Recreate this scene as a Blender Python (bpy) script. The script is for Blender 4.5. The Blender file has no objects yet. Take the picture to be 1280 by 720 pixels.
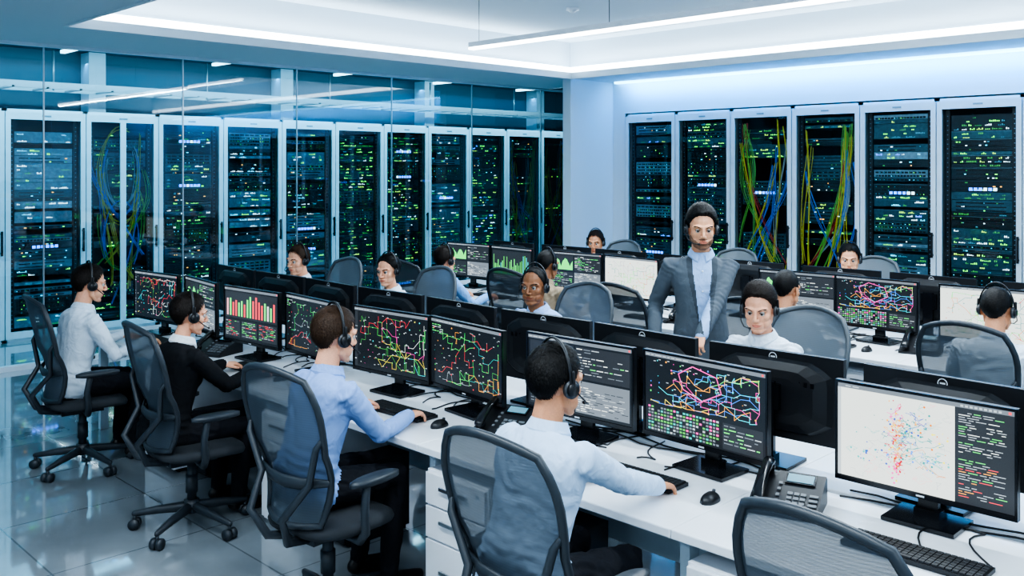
import bpy, math, random
import numpy as np
from mathutils import Vector, Matrix, noise
random.seed(7)
V=Vector
SC=bpy.context.scene
COL=SC.collection
# ------------------------------------------------------------------ materials
MATS={}
def mat(name,col=(.8,.8,.8),rough=.5,metal=0.0,emit=None,es=1.0,bump=0.0,bscale=40.0,spec=.5,var=0.0,coat=0.0,sheen=0.0,sample=False):
    if name in MATS: return MATS[name]
    m=bpy.data.materials.new(name); m.use_nodes=True
    nt=m.node_tree; b=nt.nodes['Principled BSDF']
    b.inputs['Base Color'].default_value=(*col,1); b.inputs['Roughness'].default_value=rough
    b.inputs['Metallic'].default_value=metal; b.inputs['Specular IOR Level'].default_value=spec
    b.inputs['Coat Weight'].default_value=coat
    if sheen: b.inputs['Sheen Weight'].default_value=sheen
    if emit:
        b.inputs['Emission Color'].default_value=(*emit,1); b.inputs['Emission Strength'].default_value=es
        if not sample:
            try: m.cycles.emission_sampling='NONE'
            except Exception: pass
    if bump or var:
        tc=nt.nodes.new('ShaderNodeTexCoord'); n=nt.nodes.new('ShaderNodeTexNoise')
        n.inputs['Scale'].default_value=bscale; n.inputs['Detail'].default_value=4
        nt.links.new(tc.outputs['Object'],n.inputs['Vector'])
        if bump:
            bp=nt.nodes.new('ShaderNodeBump'); bp.inputs['Strength'].default_value=bump; bp.inputs['Distance'].default_value=.02
            nt.links.new(n.outputs['Fac'],bp.inputs['Height']); nt.links.new(bp.outputs['Normal'],b.inputs['Normal'])
        if var:
            r=nt.nodes.new('ShaderNodeValToRGB')
            r.color_ramp.elements[0].position=.3; r.color_ramp.elements[1].position=.7
            r.color_ramp.elements[0].color=tuple(c*(1-var) for c in col)+(1,)
            r.color_ramp.elements[1].color=tuple(min(1,c*(1+var)) for c in col)+(1,)
            nt.links.new(n.outputs['Fac'],r.inputs['Fac']); nt.links.new(r.outputs['Color'],b.inputs['Base Color'])
    MATS[name]=m
    return m
def glassmat(name,tint=(.85,.96,1),refl=1.45,extra=.0):
    m=bpy.data.materials.new(name); m.use_nodes=True; nt=m.node_tree
    for n in list(nt.nodes): nt.nodes.remove(n)
    o=nt.nodes.new('ShaderNodeOutputMaterial'); t=nt.nodes.new('ShaderNodeBsdfTransparent'); g=nt.nodes.new('ShaderNodeBsdfGlossy')
    t.inputs['Color'].default_value=(*tint,1); g.inputs['Roughness'].default_value=.02; g.inputs['Color'].default_value=(.85,.95,1,1)
    f=nt.nodes.new('ShaderNodeFresnel'); f.inputs['IOR'].default_value=refl
    a=nt.nodes.new('ShaderNodeMath'); a.operation='ADD'; a.inputs[1].default_value=extra; a.use_clamp=True
    mx=nt.nodes.new('ShaderNodeMixShader')
    nt.links.new(f.outputs[0],a.inputs[0]); nt.links.new(a.outputs[0],mx.inputs[0]); nt.links.new(t.outputs[0],mx.inputs[1]); nt.links.new(g.outputs[0],mx.inputs[2]); nt.links.new(mx.outputs[0],o.inputs[0])
    MATS[name]=m; return m
def meshfabric(name,col,alpha):
    m=bpy.data.materials.new(name); m.use_nodes=True; nt=m.node_tree; b=nt.nodes['Principled BSDF']; o=nt.nodes['Material Output']
    b.inputs['Base Color'].default_value=(*col,1); b.inputs['Roughness'].default_value=.6
    t=nt.nodes.new('ShaderNodeBsdfTransparent'); mx=nt.nodes.new('ShaderNodeMixShader')
    tc=nt.nodes.new('ShaderNodeTexCoord'); w=nt.nodes.new('ShaderNodeTexWave'); w.wave_type='BANDS'; w.bands_direction='Z'; w.inputs['Scale'].default_value=30
    mr=nt.nodes.new('ShaderNodeMapRange'); mr.inputs['To Min'].default_value=alpha-.03; mr.inputs['To Max'].default_value=alpha+.03
    nt.links.new(tc.outputs['Object'],w.inputs['Vector']); nt.links.new(w.outputs['Fac'],mr.inputs['Value'])
    nt.links.new(mr.outputs[0],mx.inputs[0]); nt.links.new(t.outputs[0],mx.inputs[1]); nt.links.new(b.outputs[0],mx.inputs[2]); nt.links.new(mx.outputs[0],o.inputs[0])
    MATS[name]=m; return m
def fabric(name,col,amt=.5,rough=.8):
    if name in MATS: return MATS[name]
    m=bpy.data.materials.new(name); m.use_nodes=True; nt=m.node_tree; b=nt.nodes['Principled BSDF']
    b.inputs['Base Color'].default_value=(*col,1); b.inputs['Roughness'].default_value=rough; b.inputs['Specular IOR Level'].default_value=.25
    tc=nt.nodes.new('ShaderNodeTexCoord'); mp=nt.nodes.new('ShaderNodeMapping'); mp.inputs['Rotation'].default_value=(.5,.5,.4); mp.inputs['Scale'].default_value=(1.5,1,1)
    n=nt.nodes.new('ShaderNodeTexNoise'); n.inputs['Scale'].default_value=12; n.inputs['Detail'].default_value=2; n.inputs['Distortion'].default_value=.9
    bp=nt.nodes.new('ShaderNodeBump'); bp.inputs['Strength'].default_value=amt; bp.inputs['Distance'].default_value=.04
    nt.links.new(tc.outputs['Object'],mp.inputs[0]); nt.links.new(mp.outputs[0],n.inputs['Vector']); nt.links.new(n.outputs['Fac'],bp.inputs['Height']); nt.links.new(bp.outputs['Normal'],b.inputs['Normal'])
    MATS[name]=m; return m
# ------------------------------------------------------------------ mesh builder
class MB:
    def __init__(s): s.v=[]; s.f=[]; s.m=[]; s.s=[]
    def add(s,vs,fs,m=0,sm=False):
        o=len(s.v); s.v+= [tuple(p) for p in vs]
        for f in fs: s.f.append(tuple(i+o for i in f)); s.m.append(m); s.s.append(sm)
    def box(s,c,d,m=0,R=None):
        x,y,z=d[0]/2,d[1]/2,d[2]/2
        vs=[V((a*x,b*y,e*z)) for a in(-1,1) for b in(-1,1) for e in(-1,1)]
        if R: vs=[R@p for p in vs]
        c=V(c); vs=[p+c for p in vs]
        s.add(vs,[(0,1,3,2),(4,6,7,5),(0,4,5,1),(2,3,7,6),(0,2,6,4),(1,5,7,3)],m)
    def b2(s,a,b,m=0):
        s.box([(a[i]+b[i])/2 for i in range(3)],[abs(b[i]-a[i]) for i in range(3)],m)
    def quad(s,p,m=0): s.add(p,[(0,1,2,3)],m)
    def rings(s,rings,m=0,cap=True,sm=True,closed=True):
        n=len(rings[0]); vs=[p for r in rings for p in r]; fs=[]
        for i in range(len(rings)-1):
            for j in range(n if closed else n-1):
                k=(j+1)%n; fs.append((i*n+j,i*n+k,(i+1)*n+k,(i+1)*n+j))
        if cap: fs.append(tuple(range(n-1,-1,-1))); fs.append(tuple((len(rings)-1)*n+j for j in range(n)))
        s.add(vs,fs,m,sm)
    def tube(s,pts,rad,m=0,n=10,rnd=True,sx=1.0,up=None):
        pts=[V(p) for p in pts]
        if not hasattr(rad,'__len__'): rad=[rad]*len(pts)
        T=[]
        for i in range(len(pts)):
            a=pts[max(0,i-1)]; b=pts[min(len(pts)-1,i+1)]; T.append((b-a).normalized())
        u=V(up) if up else (V((0,0,1)) if abs(T[0].z)<.9 else V((1,0,0)))
        P=list(zip(pts,rad,T))
        if rnd:
            r0,r1=rad[0],rad[-1]
            pre=[(pts[0]-T[0]*r0*math.sin(a),max(r0*math.cos(a),r0*.08),T[0]) for a in (1.5,1.1,.6)]
            post=[(pts[-1]+T[-1]*r1*math.sin(a),max(r1*math.cos(a),r1*.08),T[-1]) for a in (.6,1.1,1.5)]
            P=pre+P+post
        R=[]
        for p,r,t in P:
            x=u-t*u.dot(t)
            if x.length<1e-5: x=t.orthogonal()
            x.normalize(); u=x; y=t.cross(x)
            R.append([p+x*(r*math.cos(2*math.pi*k/n))+y*(r*sx*math.sin(2*math.pi*k/n)) for k in range(n)])
        s.rings(R,m)
    def cyl(s,a,b,r,m=0,n=16,r2=None):
        s.tube([a,b],[r,r if r2 is None else r2],m,n,rnd=False)
    def ell(s,c,r,m=0,R=None,n=16,k=10):
        c=V(c); rg=[]
        for i in range(k+1):
            ph=-math.pi/2+math.pi*i/k; cz=max(math.cos(ph),.02)
            rr=[]
            for j in range(n):
                a=2*math.pi*j/n
                p=V((r[0]*cz*math.cos(a),r[1]*cz*math.sin(a),r[2]*math.sin(ph)))
                if R: p=R@p
                rr.append(p+c)
            rg.append(rr)
        s.rings(rg,m)
    def mesh(s,name,mats):
        me=bpy.data.meshes.new(name); me.from_pydata(s.v,[],s.f)
        for x in mats: me.materials.append(x)
        me.polygons.foreach_set('material_index',s.m); me.polygons.foreach_set('use_smooth',s.s); me.update()
        return me
def obj(name,me,loc=(0,0,0),rz=0,parent=None,bevel=0,M=None):
    o=bpy.data.objects.new(name,me); COL.objects.link(o)
    o.location=loc; o.rotation_euler=(0,0,rz)
    if M is not None: o.matrix_local=M
    if parent: o.parent=parent
    if bevel:
        b=o.modifiers.new('bevel','BEVEL'); b.width=bevel; b.segments=2; b.limit_method='ANGLE'
    return o
def empty(name,loc=(0,0,0),rz=0):
    e=bpy.data.objects.new(name,None); COL.objects.link(e); e.location=loc; e.rotation_euler=(0,0,rz); e.empty_display_size=.1; return e
def area(name,loc,d,sx,sy,pw,col=(1,1,1),parent=None,spread=None):
    l=bpy.data.lights.new(name,'AREA'); l.shape='RECTANGLE'; l.size=sx; l.size_y=sy; l.energy=pw; l.color=col
    if spread: l.spread=spread
    o=bpy.data.objects.new(name,l); COL.objects.link(o); o.location=loc
    z=-V(d[0]).normalized(); x=V(d[1]).normalized(); y=z.cross(x)
    o.rotation_euler=Matrix((x,y,z)).transposed().to_euler()
    if parent: o.parent=parent
    return o
PI=math.pi
# ------------------------------------------------------------------ base mats
wallm=mat('wall_paint',(.62,.74,.83),.6,bump=.03,bscale=120)
ceilm=mat('ceiling_paint',(.66,.74,.80),.7,bump=.02,bscale=90)
soffm=mat('soffit_paint',(.60,.69,.76),.6,bump=.02,bscale=90)
white=mat('white_laminate',(.76,.80,.85),.28,var=.03,bscale=6)
whitem=mat('white_powdercoat',(.60,.72,.80),.35,var=.03,bscale=9)
black=mat('black_plastic',(.012,.013,.016),.38,bump=.03,bscale=300)
blackg=mat('black_gloss',(.008,.009,.012),.18)
dgrey=mat('dark_grey_plastic',(.045,.05,.058),.42,bump=.03,bscale=200)
mgrey=mat('mid_grey_plastic',(.16,.175,.19),.4,bump=.03,bscale=200)
chrome=mat('brushed_metal',(.55,.58,.6),.3,1.0,bump=.02,bscale=100)
alum=mat('aluminium',(.42,.48,.52),.35,.8,bump=.02,bscale=100)
keym=mat('key_plastic',(.025,.027,.032),.5,bump=.02,bscale=300)
def floormat():
    m=bpy.data.materials.new('polished_floor_tiles'); m.use_nodes=True; nt=m.node_tree; b=nt.nodes['Principled BSDF']
    b.inputs['Specular IOR Level'].default_value=.8; b.inputs['Coat Weight'].default_value=.8; b.inputs['Coat Roughness'].default_value=.03
    tc=nt.nodes.new('ShaderNodeTexCoord'); br=nt.nodes.new('ShaderNodeTexBrick'); br.offset=0; br.inputs['Scale'].default_value=1
    br.inputs['Brick Width'].default_value=.8; br.inputs['Row Height'].default_value=.8; br.inputs['Mortar Size'].default_value=.005; br.inputs['Bias'].default_value=0
    br.inputs['Color1'].default_value=(.26,.30,.33,1); br.inputs['Color2'].default_value=(.285,.325,.36,1); br.inputs['Mortar'].default_value=(.15,.18,.20,1)
    n=nt.nodes.new('ShaderNodeTexNoise'); n.inputs['Scale'].default_value=2.2; n.inputs['Detail'].default_value=6
    mx=nt.nodes.new('ShaderNodeMix'); mx.data_type='RGBA'; mx.blend_type='MULTIPLY'; mx.inputs[0].default_value=.6
    rp=nt.nodes.new('ShaderNodeValToRGB'); rp.color_ramp.elements[0].position=.35; rp.color_ramp.elements[0].color=(.7,.7,.7,1); rp.color_ramp.elements[1].position=.65
    nt.links.new(tc.outputs['Object'],br.inputs['Vector']); nt.links.new(tc.outputs['Object'],n.inputs['Vector']); nt.links.new(n.outputs['Fac'],rp.inputs[0])
    nt.links.new(br.outputs['Color'],mx.inputs[6]); nt.links.new(rp.outputs[0],mx.inputs[7]); nt.links.new(mx.outputs[2],b.inputs['Base Color'])
    mr=nt.nodes.new('ShaderNodeMapRange'); mr.inputs['To Min'].default_value=.03; mr.inputs['To Max'].default_value=.11
    nt.links.new(n.outputs['Fac'],mr.inputs[0]); nt.links.new(mr.outputs[0],b.inputs['Roughness'])
    bp=nt.nodes.new('ShaderNodeBump'); bp.invert=True; bp.inputs['Strength'].default_value=.3; bp.inputs['Distance'].default_value=.003
    nt.links.new(br.outputs['Fac'],bp.inputs['Height']); nt.links.new(bp.outputs['Normal'],b.inputs['Normal'])
    return m
floorm=floormat()
# ------------------------------------------------------------------ ROOM
XR=10.6; GY=9.9; RY=11.5; SZ=3.25; CZ=3.78; X0=-3.5; Y0=-3.5
def single(name,fn,mats,bevel=0,**k):
    b=MB(); fn(b); return obj(name,b.mesh(name,mats),bevel=bevel,**k)
single('floor',lambda b:b.b2((X0,Y0,-.1),(14.5,13.2,0)),[floorm])
single('wall_right',lambda b:(b.b2((XR,Y0,2.79),(XR+.15,8.65,3.4)),b.b2((XR,8.28,0),(XR+.15,8.65,2.79)),b.b2((XR,Y0,0),(XR+.15,-.5,2.79)),b.b2((XR+1.15,Y0,0),(XR+1.25,8.65,3.4))),[wallm])
single('wall_pier',lambda b:b.b2((9.66,8.5,0),(XR,8.65,SZ)),[wallm],bevel=.004)
single('wall_left',lambda b:b.b2((X0-.15,Y0,0),(X0,13.2,3.9)),[wallm])
single('wall_front',lambda b:b.b2((X0,Y0-.15,0),(XR+1.2,Y0,3.9)),[wallm])
sw=mat('server_room_paint',(.055,.12,.165),.5,bump=.02)
single('wall_back',lambda b:b.b2((X0,13.0,0),(14.5,13.15,3.9)),[sw])
single('wall_end',lambda b:b.b2((14.3,8.65,0),(14.45,13.2,3.9)),[sw])
TX=2.95; TX2=9.62; TY=8.45; TY0=-2.5
single('ceiling',lambda b:b.b2((TX-.4,TY0-.4,CZ),(TX2+.4,TY+.4,CZ+.1)),[ceilm])
def soff(b):
    z0,z1=SZ,SZ+.06; w=.03
    b.b2((X0,TY+w,z0),(XR+.1,GY+.06,z1)); b.b2((TX2+w,Y0,z0),(XR,TY+w,z1)); b.b2((X0,Y0,z0),(TX-w,TY+w,z1)); b.b2((TX-w,Y0,z0),(TX2+w,TY0-w,z1))
    g=.22
    b.b2((TX-g,TY+g,z1),(TX2+g,TY+g+.05,CZ)); b.b2((TX2+g,TY0-g,z1),(TX2+g+.05,TY+g,CZ)); b.b2((TX-g-.05,TY0-g,z1),(TX-g,TY+g,CZ)); b.b2((TX-g,TY0-g-.05,z1),(TX2+g,TY0-g,CZ))
single('ceiling_soffit',soff,[soffm])
def lips(b):
    z0,z1,w=SZ-.012,SZ+.075,.03
    b.b2((TX-w,TY,z0),(TX2+w,TY+w,z1)); b.b2((TX2,TY0,z0),(TX2+w,TY,z1)); b.b2((TX-w,TY0,z0),(TX,TY,z1)); b.b2((TX-w,TY0-w,z0),(TX2+w,TY0,z1))
single('trim_1',lips,[ceilm])
single('ceiling_server_room',lambda b:b.b2((X0,GY+.06,3.56),(14.5,13.2,3.66)),[sw])
cw=(.82,.93,1.0)
cove=empty('cove_light')
ledm=mat('cove_led',(1,1,1),.5,emit=(.80,.93,1),es=3.2)
b=MB()
b.b2((TX,TY+.15,SZ+.065),(TX2+.15,TY+.19,SZ+.17)); b.b2((TX2+.15,TY0,SZ+.065),(TX2+.19,TY+.19,SZ+.17)); b.b2((TX-.19,TY0,SZ+.065),(TX-.15,TY+.19,SZ+.17))
obj('led_strip',b.mesh('led_strip',[ledm]),parent=cove)
area('strip_lamp_a',((TX+TX2)/2,TY+.10,SZ+.12),((0,.5,1),(1,0,0)),TX2-TX,.05,20,cw,cove)
area('strip_lamp_b',(TX2+.10,(TY0+TY)/2,SZ+.12),((.5,0,1),(0,1,0)),TY-TY0,.05,31,cw,cove)
area('strip_lamp_c',(TX-.10,(TY0+TY)/2,SZ+.12),((-.5,0,1),(0,1,0)),TY-TY0,.05,20,cw,cove)
ww=empty('wall_washer_light')
b=MB(); b.b2((XR-.10,-3,SZ-.03),(XR-.03,8.4,SZ)); obj('housing',b.mesh('housing',[mat('washer_led',(1,1,1),.5,emit=(.2,.65,1),es=4)]),parent=ww)
area('washer_lamp',(XR-.16,2.7,SZ-.05),((.55,0,-1),(0,1,0)),11,.06,90,(.04,.40,1.0),ww)
pm=mat('pendant_diffuser',(1,1,1),.5,emit=(.9,.96,1),es=6)
def pendant(x,y0,y1,z,pw,top):
    e=empty('pendant_and_fill_light',(x,(y0+y1)/2,z)); L=y1-y0  # builds the real pendant and the ones added as ceiling fill
    b=MB(); b.b2((-.035,-L/2,0),(.035,L/2,.05),0); b.b2((-.036,-L/2+.004,-.022),(.036,L/2-.004,.0),1)
    k=max(2,int(L/1.6)+1)
    for i in range(k):
        y=-L/2+.12+(L-.24)*i/(k-1); b.cyl((0,y,.05),(0,y,top-z),.003,2,6)
        b.cyl((0,y,top-z-.02),(0,y,top-z),.03,0,12)
    obj('fixture',b.mesh('fixture',[white,pm,black]),parent=e)
    area('lamp',(0,0,-.04),((0,0,-1),(0,1,0)),L,.06,pw,cw,e)
pendant(6.2,1.6,6.78,3.2,130,CZ)
pendant(4.6,-2.2,3.4,3.3,105,CZ)  # added pendant above the view, general fill light for the room
pendant(8.3,-1.5,4.6,3.62,55,CZ)  # another added pendant, extra fill towards the back of the room
def added_fill_panel(x0,x1,y0,y1,pw):  # added unseen ceiling panels that brighten the near side
    e=empty('added_ceiling_fill',((x0+x1)/2,(y0+y1)/2,SZ))
    b=MB(); b.b2((-(x1-x0)/2,-(y1-y0)/2,-.01),((x1-x0)/2,(y1-y0)/2,.0),0); obj('diffuser',b.mesh('diffuser',[pm]),parent=e)
    area('lamp',(0,0,-.03),((0,0,-1),(0,1,0)),y1-y0,x1-x0,pw,cw,e)
added_fill_panel(1.2,1.4,-2,4.4,125)
added_fill_panel(-1.6,-1.4,-2,6.0,85)
def sens(b):
    b.cyl((0,0,0),(0,0,-.03),.07,0,20); b.ell((0,0,-.03),(.045,.045,.03),0)
obj('smoke_detector',(lambda b:(sens(b),b.mesh('smoke_detector',[white]))[1])(MB()),loc=(7.7,6.75,CZ))
# ------------------------------------------------------------------ glass partition
gm=glassmat('partition_glass',(.78,.94,1.0),1.5,.045)
gp=empty('glass_partition',(0,GY,0))
b=MB()
xs=[3.22+1.463*i for i in range(-4,7)]
b.quad([(X0,0,0.03),(12.2,0,.03),(12.2,0,SZ-.01),(X0,0,SZ-.01)],0)
obj('glass_panes',b.mesh('glass_panes',[gm]),parent=gp)
b=MB()
for x in xs: b.b2((x-.006,-.010,.03),(x+.006,.010,SZ),0)
b.b2((X0,-.04,0),(12.2,.04,.05),1); b.b2((X0,-.035,SZ-.03),(12.2,.035,SZ),1)
obj('frame',b.mesh('frame',[alum,whitem]),parent=gp)
# ------------------------------------------------------------------ server racks
unitA=mat('server_face_dark',(.020,.034,.044),.4,.3,var=.2,bscale=30)
unitB=mat('server_face_blue',(.06,.12,.155),.4,.4,var=.2,bscale=30)
unitC=mat('server_face_silver',(.22,.34,.42),.4,.5,var=.2,bscale=30)
slot=mat('server_slot',(.006,.008,.01),.6,var=.1)
def led(n,c,s): return mat(n,(.02,.02,.02),.4,emit=c,es=s)
LG=led('led_green',(.18,1,.10),2.4); LY=led('led_lime',(.50,.95,.10),2.0); LC=led('led_cyan',(.1,.75,1),2.2); LB=led('led_blue',(.05,.22,1),4); LW=led('led_white',(.75,.95,1),2.4); LR=led('led_amber',(1,.45,.08),2.4)
LGd=led('led_green_dim',(.10,.55,.10),1.0); LCd=led('led_cyan_dim',(.08,.38,.55),1.0)
rglass=glassmat('rack_door_glass',(.84,.93,.97),1.35,.01)
cabs=[mat('cable_yellow',(.8,.7,.05),.5,bump=.01),mat('cable_blue',(.04,.26,.9),.5,bump=.01),mat('cable_green',(.25,.62,.09),.5,bump=.01),mat('cable_grey',(.45,.55,.6),.5,bump=.01),mat('cable_red',(.6,.05,.04),.5,bump=.01)]
RM=[whitem,black,unitA,unitB,unitC,slot,LG,LY,LC,LB,LW,LR,rglass,dgrey,LGd,LCd]+cabs
def rack_mesh(kind,seed,W,H):
    rnd=random.Random(seed); b=MB(); D=1.0
    hw=W/2; pw=.06
    b.b2((-hw+.003,0,0),(-hw+.03,D,H),0); b.b2((hw-.03,0,0),(hw-.003,D,H),0)
    b.b2((-hw+.003,0,H-.03),(hw-.003,D,H),0); b.b2((-hw+.003,0,0),(hw-.003,D,.05),0); b.b2((-hw+.02,D-.03,.05),(hw-.02,D,H-.03),1)
    f=-.03
    b.b2((-hw+.006,f,.04),(-hw+pw,0,H-.03),0); b.b2((hw-pw,f,.04),(hw-.006,0,H-.03),0)
    b.b2((-hw+pw,f,H-.12),(hw-pw,0,H-.03),0); b.b2((-hw+pw,f,.04),(hw-pw,0,.12),0)
    if kind=='double': b.b2((-.035,f,.12),(.035,0,H-.12),0)
    b.quad([(-hw+pw,-.012,.12),(hw-pw,-.012,.12),(hw-pw,-.012,H-.12),(-hw+pw,-.012,H-.12)],12)
    b.b2((hw-pw+.012,f-.035,1.0),(hw-pw+.032,f-.015,1.28),1); b.b2((hw-pw+.012,f-.03,1.02),(hw-pw+.032,f,1.04),1); b.b2((hw-pw+.012,f-.03,1.24),(hw-pw+.032,f,1.26),1)
    b.b2((-.05,f-.003,H-.085),(.05,f,H-.065),4)
    iw=hw-pw-.01
    b.b2((-iw,.05,.1),(-iw+.05,.09,H-.1),1); b.b2((iw-.05,.05,.1),(iw,.09,H-.1),1)
    b.b2((-iw,.09,.06),(-iw+.01,.9,H-.06),1); b.b2((iw-.01,.09,.06),(iw,.9,H-.06),1)
    for k in range(48):
        z=.15+k*(H-.3)/48
        for sx in(-1,1): b.quad([(sx*(iw-.025)-.006,.049,z),(sx*(iw-.025)+.006,.049,z),(sx*(iw-.025)+.006,.049,z+.01),(sx*(iw-.025)-.006,.049,z+.01)],4)
    uw=iw-.055; z=.14; yf=.075
    q=lambda x0,z0,x1,z1,m,y=yf-.004: b.quad([(x0,y,z0),(x1,y,z0),(x1,y,z1),(x0,y,z1)],m)
    while z<H-.2:
        h=rnd.choice([.0445,.0445,.089,.089,.133,.178]); h=min(h,H-.15-z)
        if h<.03: break
        r=rnd.random()
        open_=(kind in('cable','double') and r<.4)
        if not open_:
            m=rnd.choice({'cyan':[3,4,4,4,2],'green':[2,2,3],'mix':[2,3,3,4]}.get(kind,[2,3,3]))
            b.b2((-uw,yf,z+.002),(uw,.75,z+h-.003),m)
            if m==4 or rnd.random()<.2: q(-uw,z+h-.008,uw,z+h-.004,4,yf-.002)
            rows=max(1,int(h/.04)); style=rnd.random()
            for rr in range(rows):
                zz=z+.008+rr*(h-.01)/rows; hh=.02
                if style<.30:
                    n=rnd.choice([8,12,16])
                    for i in range(n):
                        x=-uw+.02+(2*uw-.04)*i/n; q(x,zz,x+(2*uw-.04)/n*.8,zz+hh,5)
                        if rnd.random()<.5: q(x+.004,zz+.004,x+.014,zz+.012,rnd.choice([6,8,14,15,15]),yf-.006)
                elif style<.80:
                    x=-uw+.03
                    while x<uw-.06:
                        g=rnd.choice([2,3,4,6])
                        if rnd.random()<(.62 if kind=='green' else .45):
                            c=rnd.choice({'cyan':[8,15,15,10,10,14,6],'green':[6,6,14,7,14,14,15,10],'mix':[6,6,8,14,15,7,9,10]}.get(kind,[6,14,7,15]))
                            for i in range(g):
                                if x>uw-.03: break
                                q(x,zz+.003,x+.0105,zz+.003+rnd.choice([.007,.012,.018]),c,yf-.006); x+=.018
                        else: x+=.018*g
                        x+=rnd.choice([.015,.03,.06])
                else:
                    q(-uw+.05,zz+.004,uw-.05-rnd.random()*.1,zz+.016,5)
                    for i in range(rnd.randint(1,4)):
                        x=rnd.uniform(-uw+.05,uw-.07); q(x,zz+.005,x+rnd.uniform(.01,.03),zz+.015,rnd.choice([6,8,10,11,14,15]),yf-.006)
            if rnd.random()<.04 and h>.08:
                for k in range(6): q(-uw*.4+k*.05,z+.012,-uw*.4+k*.05+.036,z+.045,9 if rnd.random()<.8 else 10,yf-.008)
        z+=h+(rnd.choice([0,0,0,.03,.06]) if kind!='green' else 0)
    if kind in('cable','double'):
        cl=lambda x:max(-iw+.012,min(iw-.012,x))
        for g in range(13):
            c=[16,17,17,16,18,17,16,19,17,18,16,17,16][g] if kind=='double' else [16,18,16,17,18,20,16,18,17,16,19,17,16][g]
            side=rnd.choice([-1,1]); xa=side*rnd.uniform(.16,iw-.03); xm=xa+rnd.uniform(-.16,.16); xb=rnd.choice([-1,1])*rnd.uniform(.1,iw-.05)
            zt=rnd.uniform(H*.70,H-.15); zb_=rnd.uniform(.25,H*.4); fat=rnd.uniform(.01,.03); w1,w2=rnd.uniform(2,7),rnd.uniform(0,6)
            loop=kind=='double' and rnd.random()<.45; cz=rnd.uniform(1.0,H-.7); lr=rnd.uniform(.18,.28)
            for j in range(4):
                o1,o2,o3=rnd.uniform(-fat,fat),rnd.uniform(-fat,fat),rnd.uniform(0,6); pts=[]
                for k in range(22):
                    t=k/21
                    if loop:
                        a=w2+t*(4.2+o1*4); x=(lr+o1)*math.cos(a); z_=cz+(lr*2.2+o2)*math.sin(a)
                    else:
                        x=(xa+o1)*(1-t)**2+2*(xm+o1*2)*t*(1-t)+(xb+o2)*t*t+.045*math.sin(w1*t+w2+o3*.15); z_=zt+(zb_-zt)*t+o2
                    pts.append((cl(x),.035+.018*math.sin(t*7+o3),z_))
                b.tube(pts,.0045,c,5)
    return b.mesh('rack_mesh',RM)
WL=.892; HL=2.68
for i,k in enumerate(['mix','green','cyan']):
    obj('server_rack',rack_mesh(k,300+i,WL,HL),loc=(3.32-WL*(i+.5),RY,0))
for i,k in enumerate(['cyan','double','green','cyan','cyan','green','green','cyan','mix','cable','cable','mix']):
    obj('server_rack',rack_mesh(k,10+i,WL,HL),loc=(3.32+WL*(i+.5),RY,0))
WRr=.872
for i,k in enumerate(['mix','green','cable','cable','mix','green','green','mix','green']):
    obj('server_rack',rack_mesh(k,110+i,WRr,2.77),loc=(XR+.0,8.26-WRr*(i+.5),0),rz=-PI/2)
ct=MB()
for yy in (11.7,12.2): ct.b2((X0+.1,yy,2.95),(14,yy+.03,3.03),0)
for i in range(45): ct.b2((-3+.38*i,11.7,2.95),(-2.97+.38*i,12.2,2.97),0)
for i in range(9): ct.cyl((-2+2*i,11.95,2.95),(-2+2*i,11.95,3.44),.012,0,8)
obj('cable_tray',ct.mesh('cable_tray',[alum]))
sl=empty('server_room_light')
sm_=mat('server_room_led',(1,1,1),.5,emit=(.55,.88,1),es=3)
b=MB()
b.b2((X0+.5,10.55,3.48),(13.5,10.62,3.53))
for i in range(8): 
    x=-2+2.1*i; b.b2((x,10.75,3.49),(x+.06,12.6,3.53))
obj('strips',b.mesh('strips',[sm_]),parent=sl)
area('lamp_a',(5.5,10.6,3.46),((0,.45,-1),(1,0,0)),16,.08,230,(.36,.80,1.0),sl)
area('lamp_b',(5.5,12.8,3.4),((0,-.1,-1),(1,0,0)),16,.08,30,(.12,.55,1.0),sl)
def posts(b):
    for i in range(6): b.b2((-1.1+2.9*i,12.7,0),(-.88+2.9*i,12.99,3.55))
single('server_room_column',posts,[whitem])
# ------------------------------------------------------------------ DESKS
DZ=.74
def desk(name,x0,x1,y0,y1,seams):
    e=empty(name,((x0+x1)/2,(y0+y1)/2,0)); hx=(x1-x0)/2; hy=(y1-y0)/2
    ys=[-hy]+[s-(y0+y1)/2 for s in seams]+[hy]
    b=MB()
    for a,c in zip(ys[:-1],ys[1:]):
        b.b2((-hx,a+.0015,DZ-.035),(-.015,c-.0015,DZ)); b.b2((.015,a+.0015,DZ-.035),(hx,c-.0015,DZ))
    obj('worktop',b.mesh('worktop',[white]),parent=e,bevel=.005)
    b=MB()
    for a in ys:
        a=max(-hy+.03,min(hy-.03,a))
        for sx in(-1,1):
            b.b2((sx*(hx-.12)-.03,a-.02,0),(sx*(hx-.12)+.03,a+.02,DZ-.035)); b.b2((0,a-.02,DZ-.085),(sx*(hx-.1),a+.02,DZ-.04))
    b.b2((-.012,-hy+.05,.25),(.012,hy-.05,DZ-.04)); b.b2((-.18,-hy+.1,DZ-.13),(.18,hy-.1,DZ-.12)); 
    obj('frame',b.mesh('frame',[whitem]),parent=e)
desk('office_desk',2.66,4.18,-1.0,7.25,[.35,1.88,3.27,4.74,6.25])
desk('office_desk',5.95,7.5,-.4,7.7,[1.05,2.45,3.85,4.7,6.1])
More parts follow.
